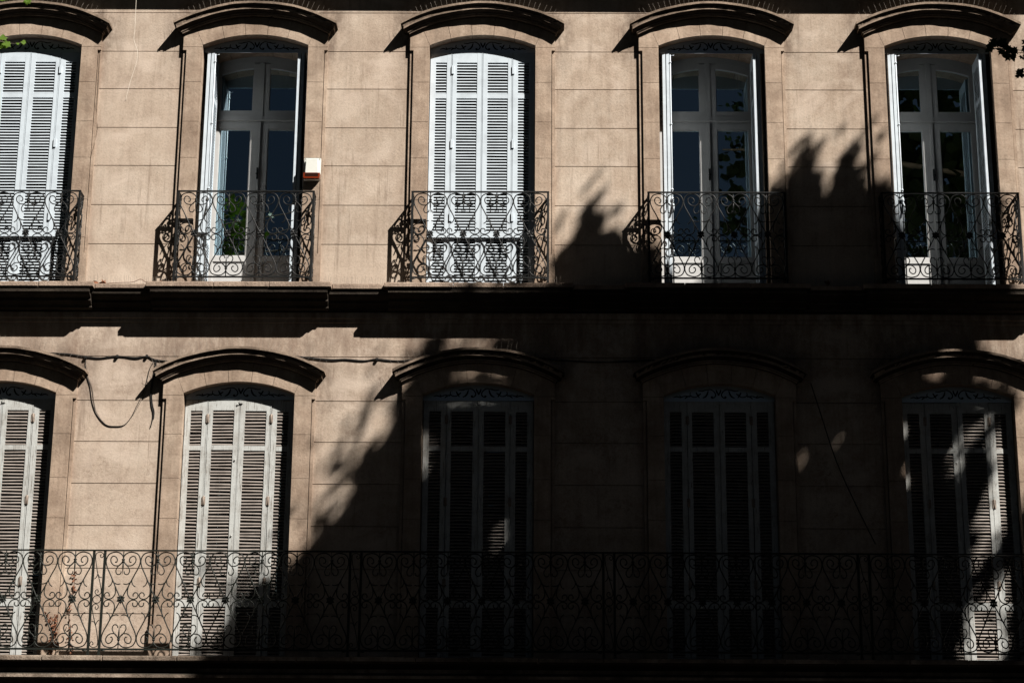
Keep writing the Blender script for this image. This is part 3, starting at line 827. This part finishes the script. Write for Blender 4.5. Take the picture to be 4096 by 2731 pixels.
# ------------------------------------------------------------------ leaves
LOBES = [(0,0),(.10,.12),(.42,.05),(.30,.28),(.52,.52),(.24,.56),(.20,.74),(0,1.0)]
LEAF2D = LOBES + [(-x,z) for x, z in LOBES[-2:0:-1]]
def leaf(b, p, size, nrm, roll, curl=.15, mi=0):
    nrm = Vector(nrm).normalized(); a = nrm.orthogonal().normalized(); c = nrm.cross(a)
    u = a*cos(roll)+c*sin(roll); w = nrm.cross(u)
    vs = []
    for x, z in LEAF2D:
        vs.append(p + u*(x*size) + w*(z*size) + nrm*(-curl*size*(x*x*2+(z-.3)**2)))
    b.add(vs, [tuple(range(len(vs)))], mi)
def leaf_simple(b, p, size, nrm, roll):
    nrm = nrm.normalized(); a = nrm.orthogonal().normalized(); c = nrm.cross(a)
    u = a*cos(roll)+c*sin(roll); w = nrm.cross(u)
    s = size
    b.add([p-w*(s*.5), p+u*(s*.45)-w*(s*.12), p+u*(s*.28)+w*(s*.3), p+w*(s*.55), p-u*(s*.28)+w*(s*.3), p-u*(s*.45)-w*(s*.12)], [(0,1,2,3,4,5)])

MAIN = [(-4.2,3.37),(-3.26,4.05),(-3.24,4.59),(-3.16,4.87),(-3.03,5.1),(-2.74,5.24),(-2.47,5.5),(-2.31,5.69),(-2.13,5.93),(-2.02,6.19),(-2.08,6.33),(-1.85,6.55),(-1.64,6.77),(-1.55,6.96),(-1.46,7.18),(-1.37,7.46),(-1.31,7.7),(-1.24,7.86),(-.64,7.96),(-.04,7.88),(.08,8.21),(0.17,8.76),(0.26,8.84),(0.34,8.9),(0.42,9.0),(0.46,9.18),(0.51,9.31),(0.55,9.41),(0.64,9.53),(0.62,9.39),(0.59,9.3),(0.66,9.32),(0.76,9.28),(0.71,9.16),(0.66,9.09),(0.72,9.04),(0.78,9.07),(0.87,9.16),(0.89,9.02),(0.98,8.91),(1.24,8.72),(1.58,8.67),(1.97,8.9),(2.36,9.01),(2.48,9.24),(2.55,9.5),(2.76,9.55),(2.8,9.71),(2.83,9.83),(2.89,9.9),(2.95,9.96),(3.01,10.1),(3.06,10.18),(3.06,10.04),(3.08,9.91),(3.09,9.77),(3.14,9.78),(3.21,9.81),(3.22,9.69),(3.17,9.59),(3.15,9.52),(3.21,9.44),(3.27,9.55),(3.33,9.72),(3.4,9.86),(3.48,10.02),(3.55,10.11),(3.63,10.2),(3.6,10.04),(3.54,9.9),(3.6,9.86),(3.66,9.89),(3.61,9.77),(3.68,9.72),(3.69,9.58),(3.74,9.52),(3.8,9.58),(3.89,9.58),(4.02,9.4),(4.28,8.94),(4.58,9.06),(4.87,9.06),(5.03,9.4),(5.14,9.45),(5.09,9.14),(4.97,8.94),(4.98,8.53),(4.93,8.23),(4.81,8.0),(4.84,7.73),(5.02,7.51),(5.18,7.11),(5.27,6.94),(5.2,5.89),(5.5,5.56),(5.78,4.41),(6.3,1.7),(-1.6,1.7),(-2.4,2.9),(-4.18,3.01)]
HOLES = [[(4.82,7.06),(4.93,7.06),(4.55,6.37),(4.46,6.41)],[(3.94,6.96),(4.08,6.96),(4.01,6.69),(3.92,6.69)],[(3.97,6.43),(4.07,6.38),(4.0,6.19),(3.93,6.26)],[(5.00,6.93),(5.28,7.09),(5.26,6.2),(5.08,5.92),(4.86,5.58),(4.74,5.42),(4.70,5.60),(4.83,6.03),(5.01,6.45),(4.96,6.65)],[(4.62,4.95),(4.76,5.12),(5.12,5.46),(5.06,4.62),(4.86,4.30),(4.58,4.34)],[(3.14,6.86),(3.27,6.74),(2.93,6.33),(2.78,6.43)],[(-.93,7.48),(-.68,7.51),(-.74,7.24),(-.95,7.25)],[(-.57,7.48),(-.32,7.48),(-.34,7.25),(-.59,7.25)],[(-.97,7.88),(-.4,7.88),(-.61,7.63),(-.97,7.68)],[(-.31,7.88),(-.09,7.86),(-.11,7.73),(-.31,7.75)],[(-1.24,6.8),(-1.1,6.8),(-1.16,6.38),(-1.26,6.38)],[(-.30,5.95),(-.25,5.98),(-.28,5.62),(-.33,5.58)],[(4.24,7.5),(4.36,7.5),(4.32,7.33),(4.19,7.33)],[(4.8,7.53),(5.0,7.43),(4.95,7.26),(4.77,7.31)],[(3.38,9.69),(3.44,9.71),(3.47,9.62),(3.42,9.54),(3.37,9.56)],[(3.05,9.16),(3.12,9.19),(3.09,9.01),(3.01,8.98)]]
def inside(p, poly):
    x, z = p; c = False; j = len(poly)-1
    for i in range(len(poly)):
        xi, zi = poly[i]; xj, zj = poly[j]
        if (zi > z) != (zj > z) and x < (xj-xi)*(z-zi)/(zj-zi)+xi: c = not c
        j = i
    return c
def edge_dist(p, polys):
    best = 9.; x, z = p
    for poly in polys:
        for i in range(len(poly)):
            ax, az = poly[i-1]; bx, bz = poly[i]; dx, dz = bx-ax, bz-az
            t = max(0, min(1, ((x-ax)*dx+(z-az)*dz)/(dx*dx+dz*dz+1e-9)))
            best = min(best, sqrt((ax+t*dx-x)**2+(az+t*dz-z)**2))
    return best
SD = Vector(SUN).normalized()
def canopy():
    """leaf positions: a crown whose outline, seen from the sun, is the ragged shape of its shadow"""
    rnd = random.Random(11); b = MB()
    CW = .06; x0, z0 = -4.3, 1.6; NX, NZ = int(10.7/CW), int(8.8/CW)
    cells = []
    polys = [MAIN]+HOLES
    def hd(p): return edge_dist(p, HOLES)
    for i in range(NX):
        for j in range(NZ):
            p = (x0+(i+.5)*CW, z0+(j+.5)*CW)
            if inside(p, MAIN) and not any(inside(p, h) for h in HOLES):
                cells.append((p, edge_dist(p, polys)))
    # thin outer sprays along the lower left edge: broken, clustered light
    for i in range(NX):
        for j in range(NZ):
            p = (x0+(i+.5)*CW, z0+(j+.5)*CW)
            if p[0] < .2 and 3.4 < p[1] < 7.7 and not inside(p, MAIN):
                d = edge_dist(p, [MAIN])
                cl = sin(p[0]*6.1+p[1]*2.7)*sin(p[1]*5.3-p[0]*3.9)+.25*sin(p[0]*13-p[1]*9)
                if d < .55 and cl > .05: cells.append((p, -d))
            elif 8.5 < p[1] < 10.6 and (.15 < p[0] < 1.3 or 2.55 < p[0] < 4.05) and not inside(p, MAIN):
                # single pointed sprays standing up from the top edges
                d = edge_dist(p, [MAIN]); u = .86*p[0]-.5*p[1]
                if d < .30 and sin(u*24)+.5*sin(u*53+1) > .45: cells.append((p, -.15-d*1.2))
    acc = 0.
    for p, d in cells:
        if d < 0:
            size = .10; k = 1.5*(1+d/.55)**1.5*CW*CW/(size*size*.5)
        else:
            size = max(.07 if p[1] > 8.3 else .085, min(.24, d*1.1+.04))
            k = 3.4*CW*CW/(size*size*.50)
            if p[1] < 7.8: k *= .30 + .70*min(1., d/.20)
            else: k *= 1.25
        acc += k
        while acc > 0:
            acc -= 1
            q = (p[0]+rnd.uniform(-.5,.5)*CW, p[1]+rnd.uniform(-.5,.5)*CW)
            lump = sin(q[0]*2.1+q[1]*1.3)+sin(q[0]*-1.1+q[1]*2.7)
            depth = 5.1 + .3*lump + rnd.gauss(0,.3) + .95*max(0., min(1., (1.0-q[0])/1.6))
            depth = min(7.0, max(4.35, depth))
            pos = Vector((q[0],WALL,q[1])) + Vector(SUN)*(depth)
            nrm = SD + Vector((rnd.gauss(0,.45),rnd.gauss(0,.45),rnd.gauss(0,.45)))
            if abs(d) < .10 and p[1] < 7.8 and rnd.random() < .5 and hd(p) > .2: pos += Vector((rnd.gauss(0,.07),0,rnd.gauss(0,.07)))
            if size < .12: leaf(b, pos - Vector((0,0,size*.4)), size, nrm, rnd.uniform(0,6.28))
            else: leaf_simple(b, pos, size, nrm, rnd.uniform(0,6.28))
    return b
def sunpoint(x, z, depth): return Vector((x,WALL,z)) + Vector(SUN)*depth
TR = empty('plane_tree', (9.6,-5.4,0))
tag(TR, 'plane tree whose dark leafy twig reaches into the top right corner', 'tree')
b = MB()
b.tube(smooth_line([(0,0,0),(.05,.0,3),(-.1,.05,6),(.1,0,9.5),(-.2,0,12.5),(-.6,.1,15.5)],4), .30, 10, r2=.12)
trunk = b.build('trunk', M['bark'], TR)
b = MB(); off = Vector((9.6,-5.4,0))
def limb(start, targets, r):
    pts = [Vector(start)] + [sunpoint(*t) - off for t in targets]
    b.tube(smooth_line(pts,5), r, 7, r2=.012)
limb((.1,0,9.5), [(3.6,3.4,5.2),(1.5,4.0,5.1),(-1.2,4.6,5.0),(-2.8,4.8,4.9)], .10)
limb((.0,0,11.0), [(3.8,4.8,5.2),(2.2,6.2,5.2),(.4,7.2,5.1),(-.9,7.3,5.0)], .09)
limb((-.2,0,12.5), [(4.2,6.3,5.2),(2.6,7.6,5.1),(1.6,8.6,5.1),(.75,9.0,5.1)], .08)
limb((-.4,0,14.0), [(4.3,7.8,5.3),(3.8,8.6,5.1),(3.3,9.3,5.0)], .07)
limb((.0,0,10.2), [(5.4,4.2,5.3),(4.4,5.2,5.2)], .06)
b.build('limb', M['bark'], TR)
cr = canopy(); crown = cr.build('crown', M['leafdark'], TR); crown.location = -off
def twig(b, pts, r, leaves, size, rnd, face):
    b.tube(smooth_line(pts,4), r, 5, 0, r2=.0015)
    line = smooth_line(pts, 12); L = len(line)
    for k in range(leaves):
        t = line[int(rnd.uniform(.12,1.)*(L-1))]
        o = Vector((rnd.uniform(-1,1),rnd.uniform(-.6,.6),rnd.uniform(-1.1,.5)))*size*.7
        q = t+o; b.tube([t, t+o*.55, q], .0016, 4, 0)
        leaf(b, q, size*rnd.uniform(.7,1.15), Vector((rnd.gauss(0,.4),face,rnd.gauss(0,.5))), rnd.uniform(0,6.28), .2, 1)
rnd = random.Random(21)
b = MB()
big = [Vector(p) for p in ((9.3,-5.4,9.6),(8.0,-5.2,9.75),(6.2,-5.1,9.5),(5.2,-5.0,9.2),(4.6,-5.0,8.98))]
b.tube(smooth_line([p for p in big],4), .035, 6, 0, r2=.008)
for pts, n_, sz in (([(4.6,-5.0,8.98),(4.4,-5,8.95),(4.2,-5,8.945),(4.02,-5,8.975),(3.93,-5,9.04)], 46, .085),
                    ([(4.75,-5,9.02),(4.55,-5.02,8.9),(4.35,-5,8.84)], 30, .085), ([(4.7,-5,9.0),(4.5,-4.97,9.04),(4.25,-5,9.03)], 18, .08),
                    ([(4.9,-5,9.05),(4.55,-5,8.80),(4.22,-5,8.735),(4.14,-5,8.745)], 14, .06), ([(4.8,-5,9.0),(4.5,-5,8.66),(4.19,-5,8.60)], 9, .055)):
    twig(b, [Vector(p) for p in pts], .005, n_, sz, rnd, -1)
for k in range(520):  # unseen leaf clump added on the sun side to shade the twig
    t = rnd.uniform(.75,1.5)
    p = Vector((rnd.uniform(3.85,4.9),-5,rnd.uniform(8.5,9.25))) + Vector(SUN)*t
    leaf_simple(b, p, rnd.uniform(.10,.16), SD+Vector((rnd.gauss(0,.4),rnd.gauss(0,.4),rnd.gauss(0,.4))), rnd.uniform(0,6.28))
    b.m[-1] = 1
b.build('twig', [M['bark'], M['leafdark']], TR, (-9.6,5.4,0))

TL = empty('plane_tree', (-7.6,-6.2,0))
tag(TL, 'plane tree whose bright green sunlit leaves hang into the top left corner', 'tree')
b = MB(); b.tube(smooth_line([(0,0,0),(.05,0,3),(-.05,.05,6),(.05,0,9),(-.1,0,13),(.1,.1,16)],4), .28, 10, r2=.08); b.build('trunk', M['bark'], TL)
b = MB(); tw = MB(); rl_ = random.Random(31)
offL = Vector((-7.6,-6.2,0))
def clump(b, c, r, n, size):
    for k in range(n):
        d = Vector((rl_.gauss(0,1),rl_.gauss(0,1),rl_.gauss(0,.8)))*r*.5
        leaf(b, c+d, size*rl_.uniform(.7,1.2), Vector((rl_.gauss(0,.7),-.7,rl_.gauss(.5,.7))), rl_.uniform(0,6.28))
for z0_, tip in ((8.5,(-4.55,-5.0,10.55)),(9.3,(-3.75,-5.1,10.75)),(9.8,(-4.35,-5.0,11.15)),(10.2,(-3.45,-5.0,11.0)),(10.8,(-4.65,-5.2,12.0)),(9.0,(-5.2,-5.2,10.9)),(11.5,(-5.2,-5.3,12.9)),(9.6,(-3.55,-5.1,11.35)),(10.0,(-4.5,-5.1,11.55)),(10.4,(-3.35,-5.0,11.6)),(9.2,(-4.1,-5.0,10.95)),(9.0,(-4.75,-5.1,11.1)),
                 (11,(-8.6,-5.0,13)),(12,(-9.5,-6.5,13.5)),(12.5,(-8.0,-7.6,14)),(13,(-6.6,-6.6,15)),(14,(-7.4,-5.4,16.4)),(10,(-9.6,-5.6,11.6))):
    a = Vector((-7.6,-6.2,z0_)); t = Vector(tip); mid = a.lerp(t,.55)+Vector((0,0,.35))
    line = smooth_line([a, a.lerp(t,.3)+Vector((0,0,.25)), mid, t], 6)
    tw.tube([p-offL for p in line], .04, 6, 0, r2=.005)
    near = tip[0] > -5.4
    for s_ in range(7 if near else 9):
        c = line[int((.5+.5*s_/8)*(len(line)-1))]
        clump(b, c-offL+Vector((rl_.gauss(0,.1),rl_.gauss(0,.1),rl_.gauss(0,.08))), .32 if near else .8, 22 if near else 60, .15 if near else .2)
tw.build('limb', M['bark'], TL); b.build('crown', M['leafmid'], TL)
b = MB(); rnd = random.Random(4)
b.tube(smooth_line([Vector(p) for p in ((-7.6,-6.2,9.2),(-6.6,-5.6,9.7),(-5.6,-5.1,9.45),(-5.0,-5,9.15),(-4.8,-5,9.04))],4), .02, 6, 0, r2=.005)
b.tube(smooth_line([Vector(p) for p in ((-4.8,-5,9.04),(-4.62,-5,8.995),(-4.52,-5,9.0))],4), .0035, 5, 0, r2=.002)
for (x,z,s_,ro,nx) in ((-4.68,9.02,.085,2.4,.2),(-4.66,8.985,.10,3.5,-.3),(-4.60,8.985,.085,4.1,.3),(-4.72,8.97,.09,2.9,.1),(-4.52,9.0,.05,1.2,.5),(-4.505,9.015,.04,.3,.1),(-4.53,8.985,.035,3.6,.3),(-4.63,8.955,.075,3.1,.2),(-4.70,8.93,.07,3.3,.4)):
    leaf(b, Vector((x,-5+random.uniform(-.02,.02),z)), s_, Vector((nx,-1,.35)), ro, .25, 1)
b.tube(smooth_line([Vector(p) for p in ((-5.6,-5.1,9.45),(-5.0,-5,9.56),(-4.6,-5,9.47),(-4.47,-5,9.42))],4), .006, 5, 0, r2=.002)
for (x,z,s_,ro,nx) in ((-4.475,9.385,.08,3.0,.2),(-4.50,9.39,.07,2.2,.4),(-4.46,9.40,.07,3.9,-.2),(-4.67,9.41,.08,2.8,.3),(-4.70,9.42,.07,3.6,.1),(-4.44,9.45,.05,.5,.1)):
    leaf(b, Vector((x,-5,z)), s_, Vector((nx,-1,.4)), ro, .25, 1)
b.build('twig', [M['bark'], M['leaf']], TL, (7.6,6.2,0))

# unseen belt of trees added across the street to block low sky light
b = MB(); rnd = random.Random(77)
for k in range(5200):
    x = rnd.uniform(-70,70); top = 13.6+1.3*sin(x*.35)+.7*sin(x*.9+1)
    z = rnd.uniform(1.5, top)
    leaf_simple(b, Vector((x, -29+rnd.gauss(0,1.6), z)), rnd.uniform(1.0,1.7), Vector((rnd.gauss(0,.5),1,rnd.gauss(0,.5))), rnd.uniform(0,6.28))
tag(b.build('sky_block_trees', M['leafdark']), 'unseen belt of trees added across the street to block low sky light', kind='stuff')

# ------------------------------------------------------------------ dry leaves and creeper
def dry(name, x, y, z, n, size, seed, label):
    rnd = random.Random(seed); b = MB()
    for k in range(n):
        leaf(b, Vector((rnd.uniform(-.05,.05),rnd.uniform(-.02,.02),rnd.uniform(.0,.03))), size*rnd.uniform(.7,1.2),
             Vector((rnd.gauss(0,.6),-1,rnd.gauss(.3,.6))), rnd.uniform(-1,1)+pi/2*rnd.choice((0,1,2,4)), 1.1)
    return tag(b.build(name, M['deadleaf'], None, (x,y,z)), label, 'dead leaf')
dry('dry_leaf', -4.79, -.13, 8.378, 5, .075, 2, 'large crumpled brown leaf standing on the ledge among the spikes')
dry('dry_leaf', -4.10, -.06, 8.385, 5, .06, 3, 'brown leaf heap at the foot of the left corner post of the second railing')
dry('dry_leaf', -2.40, -.07, 8.385, 3, .05, 4, 'small brown leaf right of the second railing on the ledge')
dry('dry_leaf', 3.2, -.12, 8.378, 4, .06, 5, 'dark curled leaf on the shaded ledge between the right windows')
b = MB(); b.tube(smooth_line([(-4.75,-.15,8.376),(-4.6,-.14,8.39),(-4.45,-.13,8.40),(-4.36,-.14,8.43),(-4.3,-.14,8.395),(-4.24,-.15,8.38)],4), .0035, 5)
tag(b.build('dried_twig', M['vine']), 'thin dry twig lying along the ledge among the spikes', 'twig')
b = MB(); rnd = random.Random(17)
for pts in ([(-5.06,-.03,4.26),(-5.08,-.01,4.42),(-5.05,-.01,4.58),(-5.07,-.008,4.74)], [(-4.88,.01,4.26),(-4.905,.035,4.55),(-4.93,.04,4.85),(-4.90,.042,5.05),(-4.905,.045,5.22)], [(-5.05,-.05,4.26),(-5.01,-.08,4.42),(-5.05,-.06,4.52),(-5.11,-.04,4.47)], [(-5.04,-.02,4.55),(-5.10,-.012,4.66),(-5.17,-.008,4.78)], [(-4.88,-.01,4.26),(-4.86,-.02,4.38),(-4.90,-.01,4.46)]):
    ln = smooth_line(pts, 6); b.tube(ln, .0035, 5, 0, r2=.0015)
    for p in ln:
        for k in range(3):
            if rnd.random() < .6: leaf(b, p+Vector((rnd.gauss(0,.012),-.01,rnd.gauss(0,.012))), rnd.uniform(.018,.034), Vector((rnd.gauss(0,.6),-1,rnd.gauss(0,.6))), rnd.uniform(0,6.28), .5, 1)
tag(b.build('creeper', [M['vine'], M['deadleaf']]), 'withered creeper with shrivelled leaves climbing behind the lower railing', 'plant')

# ------------------------------------------------------------------ light, sky, camera
el = atan2(SUN[2], sqrt(SUN[0]**2+SUN[1]**2)); az = atan2(SUN[0], SUN[1])
SKY = .0043
w = bpy.data.worlds.new('World'); S.world = w; w.use_nodes = True
nt = w.node_tree; bg = nt.nodes['Background']
sky = nt.nodes.new('ShaderNodeTexSky'); sky.sky_type = 'NISHITA'; sky.sun_disc = False
sky.sun_elevation = el; sky.sun_rotation = az
nt.links.new(sky.outputs[0], bg.inputs[0]); bg.inputs[1].default_value = SKY
sl = bpy.data.lights.new('sun', 'SUN'); sl.energy = 8.8; sl.angle = radians(.53); sl.color = (1,.945,.87)
so = bpy.data.objects.new('sun', sl); COL.objects.link(so); so.location = (15,-15,25)
so.rotation_euler = Vector(SUN).to_track_quat('Z','Y').to_euler()

cd = bpy.data.cameras.new('camera'); cam = bpy.data.objects.new('camera', cd); COL.objects.link(cam)
cd.lens = 70; cd.sensor_width = 36; cd.clip_end = 2000
r_ = Vector((.9999155,.0109725,.0069679)); u_ = Vector((-.0035749,-.2832456,.9590408)); f_ = Vector((-.0124967,.9589846,.2831824))
cam.matrix_world = Matrix(((r_.x,u_.x,-f_.x,0),(r_.y,u_.y,-f_.y,-20.9063),(r_.z,u_.z,-f_.z,1.6),(0,0,0,1)))
S.camera = cam
S.view_settings.view_transform = 'Standard'; S.view_settings.look = 'None'; S.view_settings.exposure = 0; S.view_settings.gamma = 1
S.cycles.max_bounces = 6; S.cycles.diffuse_bounces = 1; S.cycles.transparent_max_bounces = 12
